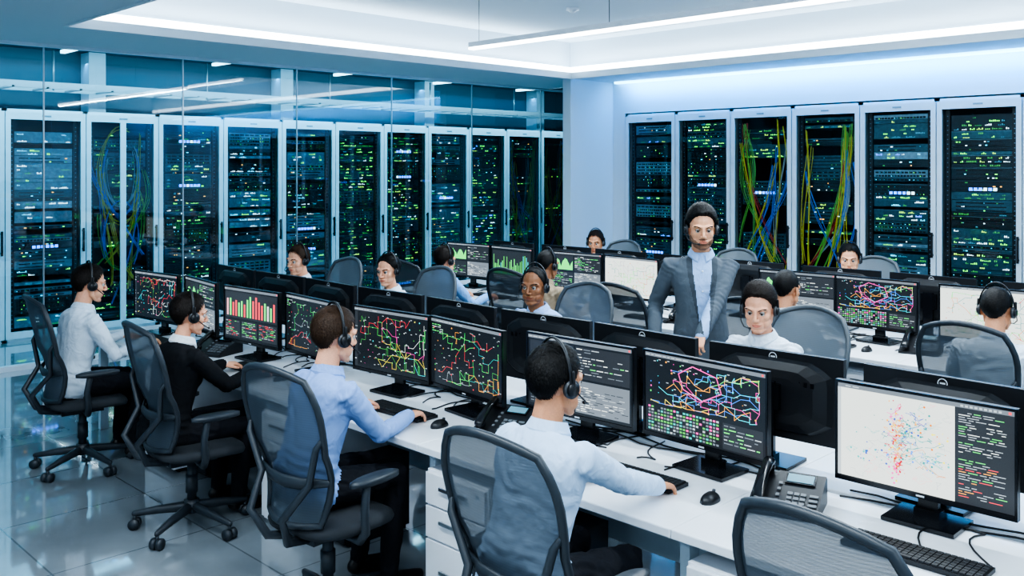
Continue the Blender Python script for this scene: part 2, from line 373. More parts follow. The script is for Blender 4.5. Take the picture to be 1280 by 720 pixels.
def ped_mesh():
    b=MB(); w,d,h=.40,.56,.64
    b.b2((-w/2,0,.03),(w/2,d,h),0)
    for z0,z1 in [(.05,.33),(.34,.48),(.49,.63)]:
        b.b2((-w/2+.006,-.018,z0),(w/2-.006,0,z1),0); b.b2((-.09,-.034,(z0+z1)/2+.01),(.09,-.026,(z0+z1)/2+.026),1); b.b2((-.085,-.03,(z0+z1)/2+.012),(-.075,-.016,(z0+z1)/2+.024),1); b.b2((.075,-.03,(z0+z1)/2+.012),(.085,-.016,(z0+z1)/2+.024),1)
    b.cyl((w/2-.05,-.021,.6),(w/2-.05,-.017,.6),.009,1,12)
    for a in(-1,1):
        for c in(.06,d-.06): b.cyl((a*(w/2-.05),c,0),(a*(w/2-.05),c,.035),.02,2,10)
    return b.mesh('drawer_pedestal',[white,chrome,black])
pm_=ped_mesh()
for y in (1.62,3.02,4.46,6.0): obj('drawer_pedestal',pm_,loc=(2.68,y,0),rz=-PI/2,bevel=.003)
for y in (1.27,2.68,6.34): obj('drawer_pedestal',pm_,loc=(6.02,y,0),rz=-PI/2,bevel=.003)
def tower_mesh():
    b=MB(); b.b2((-.09,0,.02),(.09,.42,.42),0); b.b2((-.088,-.012,.02),(.088,0,.42),1); b.b2((-.07,-.014,.34),(.07,-.012,.37),2); b.b2((-.07,-.014,.30),(.07,-.012,.32),2)
    for i in range(9): b.b2((-.07,-.0135,.06+.02*i),(.07,-.012,.068+.02*i),2)
    b.cyl((.05,-.015,.395),(.05,-.011,.395),.008,3,10)
    for s in(-1,1): b.b2((s*.07-.015,.02,0),(s*.07+.015,.4,.02),0)
    return b.mesh('computer_tower',[black,blackg,dgrey,LCd])
tm=tower_mesh()
for y in (1.30,2.70,4.12,5.66,6.85): obj('computer_tower',tm,loc=(2.80,y,0),rz=-PI/2,bevel=.003)
# ------------------------------------------------------------------ monitors
MW,MH=.625,.37
def monitor_mesh():
    b=MB(); c=.285; t=.022
    b.b2((-MW/2,0,c-MH/2),(MW/2,t,c+MH/2),0)
    bz=.009
    b.b2((-MW/2,-.006,c+MH/2-bz),(MW/2,0,c+MH/2),1); b.b2((-MW/2,-.006,c-MH/2),(MW/2,0,c-MH/2+.018),1)
    b.b2((-MW/2,-.006,c-MH/2+.018),(-MW/2+bz,0,c+MH/2-bz),1); b.b2((MW/2-bz,-.006,c-MH/2+.018),(MW/2,0,c+MH/2-bz),1)
    rg=[]
    for y,s in((t,1.0),(t+.018,.93),(t+.032,.72),(t+.036,.5)):
        w=MW/2*.86*s; h=MH/2*.84*s
        rg.append([V((w*max(-1,min(1,1.18*math.cos(a))),y,c+h*max(-1,min(1,1.18*math.sin(a))))) for a in [2*PI*k/32 for k in range(32)]])
    b.rings(rg,0,cap=True,sm=False)
    for k in range(14): b.b2((-.2+k*.03,t+.0335,c+.055),(-.185+k*.03,t+.0345,c+.075),1)
    b.box((0,t+.055,.19),(.07,.022,.32),1); b.box((0,t+.045,c),(.11,.03,.11),1)
    b.box((0,.055,.010),(.25,.19,.014),1); b.box((0,t+.055,.03),(.09,.05,.03),1)
    R=[]; yb=t+.0005; zc=c+MH/2-.026
    for k in range(24):
        a=2*PI*k/24; R.append(((.019*math.cos(a),yb+.001,zc+.019*math.sin(a)),(.0155*math.cos(a),yb+.001,zc+.0155*math.sin(a))))
    for k in range(24):
        p,q=R[k],R[(k+1)%24]; b.quad([p[0],q[0],q[1],p[1]],2)
    b.b2((-.010,yb,zc-.003),(.010,yb+.001,zc+.003),2)
    b.b2((-.014,-.0068,c-MH/2+.006),(.014,-.006,c-MH/2+.012),2)
    return b.mesh('monitor_body',[black,blackg,mat('badge_silver',(.6,.65,.7),.3,.2,emit=(.5,.6,.7),es=.15)])
mon_me=monitor_mesh()
SCOL=dict(bg=(.010,.014,.019),bg2=(.028,.034,.042),white=(.85,.92,.9),paper=(.80,.86,.82),red=(.95,.08,.10),green=(.12,.85,.18),cyan=(.08,.8,.9),yellow=(.95,.85,.12),magenta=(.95,.10,.48),orange=(1,.45,.08),blue=(.08,.30,.95),grey=(.16,.19,.22),lgrey=(.42,.48,.52),teal=(.06,.50,.48),dgreen=(.10,.48,.10),pink=(.95,.45,.5),dteal=(.01,.30,.32),dred=(.60,.02,.04),dblue=(.02,.10,.55),dorange=(.80,.22,.01))
SN=list(SCOL); SI={n:i for i,n in enumerate(SN)}
SM=[mat('screen_'+n,(.01,.01,.01),.25,emit=c,es=1.35 if n!='paper' else 1.15) for n,c in SCOL.items()]
def screen_mesh(kind,seed):
    r=random.Random(seed); b=MB(); w=MW-.02; h=MH-.03; z0=.285-MH/2+.019
    def P(u,v,l): return (-w/2+u*w,-.001-.0004*l,z0+v*h)
    def rect(u0,v0,u1,v1,m,l=1): b.quad([P(u0,v0,l),P(u1,v0,l),P(u1,v1,l),P(u0,v1,l)],SI[m])
    def line(p,q,t,m,l=2):
        dx=(q[0]-p[0])*w; dy=(q[1]-p[1])*h; L=math.hypot(dx,dy)+1e-9; nx=-dy/L*t/2/w; ny=dx/L*t/2/h
        b.quad([P(p[0]-nx,p[1]-ny,l),P(q[0]-nx,q[1]-ny,l),P(q[0]+nx,q[1]+ny,l),P(p[0]+nx,p[1]+ny,l)],SI[m])
    def dot(u,v,s,m,l=3):
        n=8; b.add([P(u+s/w*math.cos(2*PI*k/n),v+s/h*math.sin(2*PI*k/n),l) for k in range(n)],[tuple(range(n))],SI[m])
    def text(u0,v0,u1,v1,rows,cols=('lgrey',),l=2,dens=.8):
        dh=(v1-v0)/rows
        for i in range(rows):
            u=u0; vv=v1-dh*(i+1)
            while u<u1:
                L=r.uniform(.02,.07)
                if u+L>u1: break
                if r.random()<dens: rect(u,vv+dh*.3,u+L,vv+dh*.6,r.choice(cols),l)
                u+=L+.012
                if r.random()<.08: break
    def net(u0,v0,u1,v1,n,th=.0016,cols=('white','cyan','green','yellow','magenta','red','orange')):
        gx,gy=15,9
        nodes=[(u0+(u1-u0)*(i+.5+r.uniform(-.25,.25))/gx,v0+(v1-v0)*(j+.5+r.uniform(-.25,.25))/gy) for i in range(gx) for j in range(gy)]
        for k in range(n):
            c=r.choice(cols); i=r.randrange(gx); j=r.randrange(gy); p=nodes[i*gy+j]; dirn=r.choice([(1,0),(1,1),(1,-1),(0,1)])
            for s in range(r.randint(5,13)):
                di,dj=r.choice([dirn,dirn,(1,0),(0,1),(0,-1),(1,1),(1,-1)]); i2=min(gx-1,max(0,i+di)); j2=min(gy-1,max(0,j+dj))
                if (i2,j2)==(i,j): continue
                q=nodes[i2*gy+j2]
                if r.random()<.4: 
                    m=(q[0],p[1]); line(p,m,th,c); line(m,q,th,c)
                else: line(p,q,th,c)
                p=q;i,j=i2,j2
        for p in nodes:
            if r.random()<.5: dot(p[0],p[1],r.choice([.002,.003,.004]),r.choice(cols))
            if r.random()<.35: rect(p[0]+.01,p[1]+.010,p[0]+.030,p[1]+.020,'lgrey',3)
    rect(0,0,1,1,'bg',0); rect(0,.955,1,1,'grey',1); text(.01,.96,.5,.995,1,('lgrey',),2); rect(.97,.965,.985,.99,'red',2)
    if kind=='net':
        rect(.01,.02,.05,.94,'bg2',1); text(.012,.05,.05,.9,14,('grey','lgrey'),2); net(.06,.04,.98,.93,19,cols=('white','cyan','green','yellow','magenta','red','white','dgreen'))
    elif kind=='netred':
        net(.02,.04,.98,.93,16,cols=('red','orange','green','teal','dgreen','lgrey')); text(.02,.8,.2,.93,4,('green','lgrey'))
    elif kind=='nettab':
        net(.03,.36,.97,.93,26,.0022,cols=('magenta','cyan','green','yellow','blue','orange','cyan'))
        for i in range(8):
            v=.33-.040*i
            for j in range(22):
                if r.random()<.85: rect(.03+j*.028,v-.024,.050+j*.028,v,r.choice(['dgreen','dgreen','teal','lgrey','magenta','grey','grey']) ,2)
        rect(.67,.02,.98,.33,'bg2',1); text(.68,.03,.97,.32,7,('lgrey','green','grey'))
        pts=[(.30,.80),(.42,.92),(.62,.84),(.66,.66),(.5,.52),(.34,.62),(.30,.80)]
        for p,q in zip(pts,pts[1:]): line(p,q,.0042,'magenta',4)
    elif kind=='bars':
        rect(.02,.42,.98,.93,'bg2',1)
        for i in range(17):
            hgt=r.uniform(.22,.42); u=.05+i*.054; rect(u,.46,u+.03,.46+hgt,r.choice(['red','red','pink','dgreen','green','paper']),2)
        for a,c in ((.02,.3),(.33,.62),(.65,.98)): rect(a,.05,c,.38,'bg2',1); text(a+.01,.07,c-.01,.37,9,('lgrey','green','grey','red'))
    elif kind=='area':
        rect(.02,.5,.46,.93,'bg2',1); pv=.62
        for i in range(22):
            nv=.6+.2*abs(math.sin(i*.35))+r.uniform(0,.06); u=.03+i*.019
            b.quad([P(u,.53,2),P(u+.019,.53,2),P(u+.019,nv,2),P(u,pv,2)],SI['green']); pv=nv
        rect(.48,.5,.98,.93,'bg2',1); text(.49,.52,.97,.92,11,('lgrey','grey','white','green'))
        rect(.02,.04,.46,.47,'bg2',1); text(.03,.06,.45,.46,10,('lgrey','grey','green'))
        rect(.48,.04,.98,.47,'grey',1); text(.49,.06,.97,.46,14,('lgrey','white','bg2'))
    elif kind=='map':
        rect(.0,.0,.69,.955,'paper',1); rect(.69,0,1,.955,'bg2',1); rect(.0,.0,.02,.955,'lgrey',2)
        def walk(u,v,n,st,c,th,bu=0,bv=0):
            for s in range(n):
                q=(min(.67,max(.03,u+r.uniform(-st,st)+bu)),min(.93,max(.03,v+r.uniform(-st,st)+bv))); line((u,v),q,th,c); u,v=q
        for k in range(30): walk(r.uniform(.05,.65),r.uniform(.05,.9),7,.04,r.choice(['lgrey','pink','teal','lgrey']),.0009)
        for k in range(20): walk(.36+r.gauss(0,.015),r.uniform(.12,.85),8,.025,r.choice(['dorange','dred','dorange','orange','magenta']),.0019,0,.006)
        for k in range(24): walk(r.gauss(.42,.06),r.gauss(.6,.10),7,.035,r.choice(['dteal','teal','dblue','dteal']),.0016)
        for k in range(16): walk(r.gauss(.48,.08),r.gauss(.36,.05),7,.04,r.choice(['teal','dteal','blue','dorange']),.0014,.006,0)
        for (cu,cv,su,sv,nn,cs) in ((.36,.40,.02,.2,70,('dorange','dred','yellow')),(.52,.33,.10,.05,50,('teal','dteal','blue')),(.42,.62,.08,.09,60,('dteal','dblue','orange')),(.2,.3,.07,.08,26,('dblue','teal')),(.36,.2,.02,.07,40,('dred','magenta')),(.58,.6,.05,.1,20,('yellow','dorange'))):
            for k in range(nn):
                u=r.gauss(cu,su); v=r.gauss(cv,sv)
                if .03<u<.67 and .03<v<.92: dot(u,v,r.choice([.0018,.0026,.0040]),r.choice(cs))
        for i in range(9): rect(.72+.025*i,.965,.735+.025*i,.985,'lgrey',2)
        text(.71,.5,.97,.92,18,('lgrey','lgrey','green','white')); text(.71,.06,.97,.45,16,('lgrey','red','orange','green','lgrey'))
    elif kind=='mapnet':
        rect(.0,.0,1,.955,'paper',1); net(.04,.04,.96,.92,22,.0026,cols=('dgreen','dorange','dteal','dred','lgrey','green'))
    elif kind=='vbars':
        rect(.03,.1,.97,.9,'bg2',1)
        for i in range(24):
            u=.05+i*.037; rect(u,.2,u+.018,.2+r.uniform(.15,.6),r.choice(['green','dgreen','teal']),2)
        text(.05,.02,.9,.18,3,('lgrey',))
    return b.mesh('screen_'+kind,SM)
SCR={}
def monitor(x,y,facing,kind,seed=0,yaw=0,z=DZ):
    rz=(-PI/2 if facing<0 else PI/2)+yaw
    e=empty('computer_monitor',(x,y,z),rz)
    obj('monitor_body',mon_me,parent=e)
    k=(kind,seed)
    if k not in SCR: SCR[k]=screen_mesh(kind,seed)
    obj('screen',SCR[k],parent=e)
row1=[(1.27,3.30,'map',1,.0),(.56,3.36,'net',2,-.1),(2.79,3.22,'area',3,.05),(2.13,3.24,'nettab',4,-.06),(4.10,3.14,'net',5,.08),(3.49,3.15,'netred',6,-.10),(5.47,3.05,'bars',7,.08),(4.84,3.10,'netred',8,-.06),(6.84,3.02,'net',9,.10),(6.20,3.06,'area',10,-.12)]
for y,x,k,s,a in row1: monitor(x,y,-1,k,s,a)
for i,y in enumerate([-.1,.62,1.31,2.02,2.72,3.38,4.06,4.74,5.42,6.08,6.74]):
    monitor(3.64,y,1,['net','area','bars','nettab','netred'][i%5],20+i%5,.04*(1 if i%2 else -1))
for y,k,s,a in [(7.17,'area',3,.06),(6.53,'vbars',31,-.06),(5.68,'area',34,.05),(5.03,'mapnet',32,-.06),(3.44,'area',3,.05),(2.83,'nettab',4,-.06),(2.07,'mapnet',33,.04),(1.4,'area',3,-.05)]: monitor(6.52,y,-1,k,s,a)
for i,y in enumerate([1.1,1.8,2.6,3.3,4.1,4.78,5.5,6.2,6.95]): monitor(6.98,y,1,['net','area'][i%2],20+i%2,.04*(1 if i%2 else -1))
# ------------------------------------------------------------------ keyboards, mice, phones
def kb_mesh():
    b=MB(); b.box((0,0,.010),(.44,.135,.014),0)
    for r_ in range(6):
        for c_ in range(21):
            if r_==0 and 5<c_<11:
                if c_!=8: continue
                b.box((-.205+8*.0205,-.052,.020),(.10,.016,.006),1); continue
            b.box((-.205+c_*.0205,-.052+r_*.0205,.020),(.0172,.0172,.006),1)
    return b.mesh('computer_keyboard',[black,keym])
kbm=kb_mesh()
def mouse_mesh():
    b=MB(); rg=[]
    for i in range(9):
        t=-1+2*i/8; hw=.031*math.sqrt(max(.03,1-abs(t)**2.6)); hh=.036*math.sqrt(max(.03,1-abs(t*.98+.05)**2.2))
        rg.append([V((hw*math.cos(a),t*.055,max(0,hh*math.sin(a)))) for a in [2*PI*k/16 for k in range(16)]])
    b.rings(rg,0); b.cyl((-.004,.03,.031),(.004,.03,.031),.008,1,10)
    return b.mesh('computer_mouse',[black,dgrey])
mm=mouse_mesh()
def phone_mesh():
    b=MB()
    pr=[(-.11,.0),(-.11,.02),(.10,.105),(.12,.09),(.12,0)]
    for (x0,x1) in ((-.045,.125),(-.125,-.045)):
        dz=0 if x0>-.1 else -.006
        vs=[(x,y,max(0,z+dz)) for x in(x0,x1) for y,z in pr]; n=5
        b.add(vs,[tuple(range(n)),tuple(range(2*n-1,n-1,-1))]+[(i,i+n,(i+1)%n+n,(i+1)%n) for i in range(n)],0)
    sl=math.atan2(.085,.21); R=Matrix.Rotation(sl,3,'X')
    def on(x,y,h): return V((x,y,.02+(y+.11)*math.tan(sl)+h))
    b.box(on(.04,.06,.004),(.11,.055,.006),1,R); b.box(on(.04,.06,.008),(.095,.042,.002),2,R)
    for i in range(4):
        for j in range(3): b.box(on(.015+j*.024,-.085+i*.023,.004),(.018,.014,.006),3,R)
    for i in range(4): b.box(on(.100,-.085+i*.023,.004),(.03,.012,.005),3,R)
    for i in range(4): b.box(on(-.028,-.06+i*.03,.004),(.012,.012,.005),3,R)
    pts=[on(-.085,-.10,.03),on(-.085,-.06,.042),on(-.085,0,.047),on(-.085,.06,.042),on(-.085,.10,.03)]
    b.tube(pts,[.018,.016,.014,.016,.018],1,12,sx=1.3); b.ell(on(-.085,-.085,.018),(.026,.028,.022),1); b.ell(on(-.085,.085,.018),(.026,.028,.022),1)
    b.box((0,.09,.03),(.18,.10,.06),0)
    cp=[on(-.085,-.10,.01)+V((-.02*math.sin(t*2.2)-.03*t+.006*math.cos(t*60),-.02-.03*t+.006*math.sin(t*60),-.012*t)) for t in [i/60 for i in range(61)]]
    b.tube(cp,.0022,0,5)
    return b.mesh('desk_phone',[black,blackg,mat('phone_lcd',(.1,.2,.25),.2,emit=(.1,.3,.4),es=.5),mgrey])
ph=phone_mesh()
R90=-PI/2
for x,y,a in [(3.02,1.18,0),(3.0,2.30,0),(2.94,3.76,.03),(2.90,5.17,.0),(2.9,6.55,0)]: obj('computer_keyboard',kbm,loc=(x,y,DZ),rz=R90+a)
for x,y in [(3.02,.84),(2.99,1.93),(2.92,3.42),(2.9,4.84),(2.9,6.22)]: obj('computer_mouse',mm,loc=(x,y,DZ),rz=R90+.1)
for y in (2.65,4.27,5.75,6.95): obj('computer_keyboard',kbm,loc=(3.98,y,DZ),rz=PI/2); obj('computer_mouse',mm,loc=(3.98,y+.33,DZ),rz=PI/2)
for y in (1.78,3.08,4.6,5.38,6.5): obj('computer_keyboard',kbm,loc=(6.22,y,DZ),rz=R90); obj('computer_mouse',mm,loc=(6.2,y-.33,DZ),rz=R90)
for x,y,a in [(3.13,1.69,.3),(3.08,3.13,.3),(3.0,5.84,.35)]: obj('desk_phone',ph,loc=(x,y,DZ),rz=R90+a)
for x,y in [(6.42,2.47),(6.3,4.3)]: obj('desk_phone',ph,loc=(x,y,DZ),rz=R90+.2)
def cables(name,xc,ys,seed):
    r=random.Random(seed); b=MB()
    for y in ys:
        for k in range(6):
            y0=y+r.uniform(-.35,.35); p=[]; x0=xc-.3+r.uniform(-.05,.12); sx=r.uniform(-.12,.12); ph_=r.uniform(0,6)
            for i in range(14):
                t=i/13; p.append((x0+(xc+.02-x0)*t+.05*math.sin(ph_+t*6),y0+sx*math.sin(t*3)+.12*t*(1 if k%2 else -1)+.03*math.sin(ph_+t*9),DZ+.005))
            b.tube(p,.0035,0,5)
        p=[(xc-.02+.03*math.sin(i*1.3+y),y-.6+i*.1,DZ+.006) for i in range(13)]; b.tube(p,.004,0,5)
        p=[(xc+.03+.03*math.sin(i*1.1+y*2),y-.6+i*.1,DZ+.006) for i in range(13)]; b.tube(p,.004,0,5)
    obj(name,b.mesh(name,[black]))
cables('power_cables',3.42,[1.0,2.45,3.8,5.2,6.5],1)
cables('power_cables',6.75,[1.8,3.15,5.35,6.8],2)
# ------------------------------------------------------------------ chairs
mesh_dark=meshfabric('chair_mesh_dark',(.050,.070,.092),.84)
mesh_light=meshfabric('chair_mesh_light',(.15,.18,.21),.92)
cf=mat('chair_frame',(.028,.036,.046),.4,bump=.03,bscale=200)
cfl=mat('chair_frame_grey',(.09,.105,.12),.4,bump=.03,bscale=200)
seatm=mat('seat_fabric',(.03,.035,.042),.85,bump=.15,bscale=300)
def chair_mesh(light):
    b=MB()
    for k in range(5):
        a=2*PI*k/5+.3; c,s=math.cos(a),math.sin(a)
        b.tube([(c*.03,s*.03,.12),(c*.18,s*.18,.105),(c*.31,s*.31,.085)],[.03,.024,.017],0,8,sx=.8)
        p=V((c*.31,s*.31,.03)); t=V((-s,c,0))
        b.cyl(p+t*.006,p+t*.03,.03,1,14); b.cyl(p-t*.006,p-t*.03,.03,1,14); b.cyl((p.x,p.y,.03),(p.x,p.y,.085),.01,0,8)
    b.cyl((0,0,.09),(0,0,.16),.04,0,16); b.cyl((0,0,.14),(0,0,.42),.025,0,14); b.cyl((0,0,.2),(0,0,.3),.033,0,14)
    b.box((0,-.02,.405),(.18,.26,.05),0)
    rg=[]
    for s,z in((.80,.425),(.97,.435),(1.0,.455),(.97,.475),(.85,.482),(.4,.474),(.05,.470)):
        ring=[]
        for k in range(36):
            a=2*PI*k/36; ca,sa=math.cos(a),math.sin(a)
            x=.25*s*abs(ca)**.65*(1 if ca>0 else -1); y=.245*s*abs(sa)**.65*(1 if sa>0 else -1)
            ring.append(V((x,y+.02,z-(.03*max(0,y/.245)**3)*1)))
        rg.append(ring)
    b.rings(rg,3)
    def bp(u,v):
        w=.175+.080*math.sin(min(1,v*1.25)*PI/2)-.055*max(0,(v-.72)/.28)**2.2
        z=.50+.66*v-.035*u*u*v
        y=-.235-.05*v-.11*max(0,v-.35)**1.4+.055*u*u
        y+= .035*math.sin(max(0,min(1,(v)/.5))*PI)
        return V((u*w,y,z))
    n,m=14,18; vs=[bp(-1+2*i/n,j/m) for j in range(m+1) for i in range(n+1)]
    b.add(vs,[(j*(n+1)+i,j*(n+1)+i+1,(j+1)*(n+1)+i+1,(j+1)*(n+1)+i) for j in range(m) for i in range(n)],2,True)
    out=[bp(-1,j/12) for j in range(13)]+[bp(-1+2*i/8,1)+V((0,0,.012*math.sin(PI*i/8))) for i in range(1,8)]+[bp(1,1-j/12) for j in range(13)]+[bp(1-2*i/8,0)-V((0,0,.015*math.sin(PI*i/8))) for i in range(1,8)]
    out.append(out[0]); b.tube(out,.0155,0,8,rnd=False)
    b.tube([bp(-.98,.30)+V((0,-.02,0)),bp(-.5,.27)+V((0,-.03,0)),bp(0,.26)+V((0,-.03,0)),bp(.5,.27)+V((0,-.03,0)),bp(.98,.30)+V((0,-.02,0))],[.016,.026,.028,.026,.016],0,8,sx=.4)
    for s in(-1,1):
        b.tube([(s*.04,-.14,.40),(s*.07,-.27,.43),(s*.11,-.33,.55),bp(s*.75,.28)+V((0,-.05,0)),bp(s*.93,.55)+V((0,-.025,0)),bp(s*.99,.62)],[.02,.02,.018,.016,.014,.01],0,8)
        b.tube([(s*.12,-.02,.41),(s*.25,-.03,.41),(s*.295,-.04,.46),(s*.30,-.05,.56),(s*.29,-.03,.655)],[.018,.02,.021,.019,.018],0,8)
        rg=[]
        for q,z in((.75,.655),(1,.662),(1,.68),(.8,.688)):
            rg.append([V((s*.285+.042*q*math.cos(a),.02+.135*abs(math.sin(a))**.8*(1 if math.sin(a)>0 else -1)*q,z)) for a in [2*PI*k/20 for k in range(20)]])
        b.rings(rg,1)
    return b.mesh('chair_mesh',[cf if not light else cfl,cf,mesh_light if light else mesh_dark,seatm])
CHD=chair_mesh(False); CHL=chair_mesh(True)
def chair(x,y,rz,light=False): return obj('office_chair',CHL if light else CHD,loc=(x,y,0),rz=rz)
# ------------------------------------------------------------------ PEOPLE
def remesh(me,vox,it,fac=.5):
    o=bpy.data.objects.new('tmp',me); COL.objects.link(o)
    r=o.modifiers.new('r','REMESH'); r.mode='VOXEL'; r.voxel_size=vox
    if it:
        s=o.modifiers.new('s','SMOOTH'); s.factor=fac; s.iterations=it
    dg=bpy.context.evaluated_depsgraph_get(); n=bpy.data.meshes.new_from_object(o.evaluated_get(dg))
    bpy.data.objects.remove(o); bpy.data.meshes.remove(me)
    n.polygons.foreach_set('use_smooth',[True]*len(n.polygons)); return n
def centers(me):
    a=np.empty(len(me.polygons)*3,dtype=np.float32); me.polygons.foreach_get('center',a); return a.reshape(-1,3)
def head_mesh(female):
    b=MB(); k=.94 if female else 1
    b.ell((0,-.014,.030),(.074,.095,.088)); b.ell((0,.026,-.015),(.0655*k,.060,.070)); b.ell((0,.024,-.052),(.058*k,.052,.046)); b.ell((0,.066,-.098),(.022*k,.018,.016)); b.ell((0,.056,-.064),(.038,.033,.032))
    for s in(-1,1):
        b.ell((s*.042,.046,-.024),(.022,.026,.026)); b.ell((s*.075,-.008,-.010),(.006,.018,.030),R=Matrix.Rotation(s*.35,3,'Z'))
        b.ell((s*.0105,.093,-.033),(.0085,.011,.0075)); b.tube([(s*.010,.080,.021),(s*.034,.077,.025),(s*.054,.058,.018)],[.010,.011,.009])
        b.tube([(s*.057*k,-.004,-.030),(s*.053*k,.006,-.066),(s*.036*k,.040,-.092),(s*.010,.068,-.101)],[.014,.0145,.0145,.014],n=12)
        b.ell((s*.040*k,.035,-.062),(.022,.034,.030))
    b.tube([(0,.080,.022),(0,.092,-.004),(0,.1055,-.026)],[.010,.0085,.0095],n=12); b.ell((0,.104,-.030),(.0105,.009,.009))
    b.ell((0,.084,-.057),(.024,.0115,.0062)); b.ell((0,.082,-.0685),(.020,.0115,.0068))
    nr=.052 if not female else .043
    b.tube([(0,-.012,-.05),(0,-.022,-.11),(0,-.035,-.21)],[nr*.98,nr,nr*1.12],n=18)
    me=remesh(b.mesh('head',[]),.0030,6)
    n=len(me.vertices); a=np.empty(n*3,dtype=np.float32); me.vertices.foreach_get('co',a); a=a.reshape(-1,3)
    ax=np.abs(a[:,0]); fr=a[:,1]>.03
    g=np.exp(-(((ax-.031)/.015)**2+((a[:,2]-.000)/.0095)**2))*fr; a[:,1]-=.008*g
    o=np.clip(1.25-np.sqrt(((ax-.031)/.0135)**2+((a[:,2]-.000)/.0052)**2),0,.4)/.4*fr; a[:,1]-=.007*o
    m=np.exp(-(((a[:,2]+.063)/.0022)**2))*(ax<.026)*(a[:,1]>.06); a[:,1]-=.0035*m
    me.vertices.foreach_set('co',a.ravel()); me.update()
    c=centers(me); idx=np.zeros(len(c),dtype=np.int32); cx=np.abs(c[:,0])
    lip=(((cx/.023)**2+((c[:,2]+.0628)/.0095)**2)<1)&(c[:,1]>.07)
    jag=.003*np.sin(c[:,0]*700)*np.sin(c[:,1]*600)
    beard=((c[:,2]+jag<-.068+.75*np.clip(cx-.028,0,.06))&(c[:,2]>-.125)&(c[:,1]+jag>np.clip(-.075-c[:,2],0,1)*1.3))|((((cx)/.026)**2+((c[:,2]+.049)/.0050)**2<1)&(c[:,1]>.06))
    idx[beard]=2; idx[lip]=1
    for i in range(3): me.materials.append(None)
    me.polygons.foreach_set('material_index',idx); return me
def hair_mesh(kind):
    rnd=random.Random(5)
    b=MB(); n,k=80,60; rg=[]
    sc={'short':.985,'full':1.02,'crop':.955,'bun':1.0}[kind]
    R=V((.0815*sc,.1025*sc,.0965*sc)); C=V((0,-.016,.030))
    T={'short':[(0,.082),(22,.083),(36,.076),(50,.062),(62,.038),(70,.020),(76,-.010),(84,-.012),(90,.006),(104,.006),(114,-.022),(128,-.056),(150,-.072),(180,-.076)],
       'crop':[(0,.088),(30,.085),(45,.070),(60,.040),(70,.020),(78,-.004),(84,-.006),(90,.008),(104,.010),(114,-.015),(128,-.045),(150,-.062),(180,-.066)],
       'bun':[(0,.084),(25,.08),(45,.060),(62,.030),(75,.004),(90,.000),(104,-.01),(115,-.04),(135,-.068),(180,-.076)]}
    T['full']=T['short']
    def zb(a):
        P=T[kind]
        for (p,q) in zip(P,P[1:]):
            if a<=q[0]: return p[1]+(q[1]-p[1])*(a-p[0])/(q[0]-p[0])
        return P[-1][1]
    def surf(a,ph):
        d=V((math.sin(a)*math.cos(ph),math.cos(a)*math.cos(ph),math.sin(ph)))
        p=V((d.x*R.x,d.y*R.y,d.z*R.z)); az=abs(math.degrees(math.atan2(math.sin(a),math.cos(a))))
        e=(p.z+C.z)-zb(az)+.006*noise.noise(V((a*9,ph*9,3))); t=max(0,min(1,e/.016)); tt=t*t*(3-2*t)
        vol=0
        if kind in('full','short'): vol=(.15 if kind=='full' else .06)*max(0,d.z)*(1+.6*max(0,d.y))
        low=.80 if az<100 else .87
        f=low+(1-low)*tt+tt*(vol+noise.noise(V((p.x*45,p.y*22,p.z*22)))*.025)
        return C+p*f,d,e
    for i in range(k+1):
        ph=-1.2+(PI/2+1.2)*i/k
        rg.append([surf(2*PI*j/n,ph)[0] for j in range(n)])
    b.rings(rg,0)
    cnt=0
    L0={'short':.028,'full':.040,'crop':.009,'bun':.05}[kind]
    while cnt<5200:
        z=rnd.uniform(-.9,1); ph=math.asin(z); a=rnd.uniform(0,2*PI)
        p,d,e=surf(a,ph)
        if e<.002: continue
        cnt+=1
        nrm=V((d.x/R.x,d.y/R.y,d.z/R.z)).normalized()
        if kind in('full','bun'): fl=V((.25*d.x+.15*noise.noise(d*3),-1,-.35-.5*(1-max(0,d.z))))
        else:
            fl=(d-V((0,-.55,.83))*1.0); fl=fl-nrm*fl.dot(nrm)
            if fl.length<.05: fl=V((rnd.gauss(0,1),rnd.gauss(0,1),0))
            if d.z<.5: fl=fl.normalized()+V((0,-.4,-.7))
        fl=fl-nrm*fl.dot(nrm); fl.normalize(); fl=(fl+V((rnd.gauss(0,.2),rnd.gauss(0,.2),rnd.gauss(0,.2)))).normalized()
        fl=(fl-nrm*fl.dot(nrm)).normalized(); sd=fl.cross(nrm)
        L=L0*rnd.uniform(.6,1.2)*(.5+.5*min(1,max(0,e)/.03)); w=.0011
        lift=rnd.uniform(.14,.42) if kind!='crop' else rnd.uniform(.3,.7)
        vs=[]
        for s_,wf in((0,1),(.4,1),(.8,.6),(1,.15)):
            q=p-nrm*.002+fl*L*s_+nrm*(L*lift*math.sin(s_*1.9)*.6-L*L*s_*s_*4.5)
            vs+=[q-sd*w*wf,q+sd*w*wf]
        b.add(vs,[(0,1,3,2),(2,3,5,4),(4,5,7,6)],0,True)
    if kind=='bun': b.ell((0,-.135,.01),(.038,.034,.036))
    me=b.mesh('hair_'+kind,[]); me.materials.append(None); return me
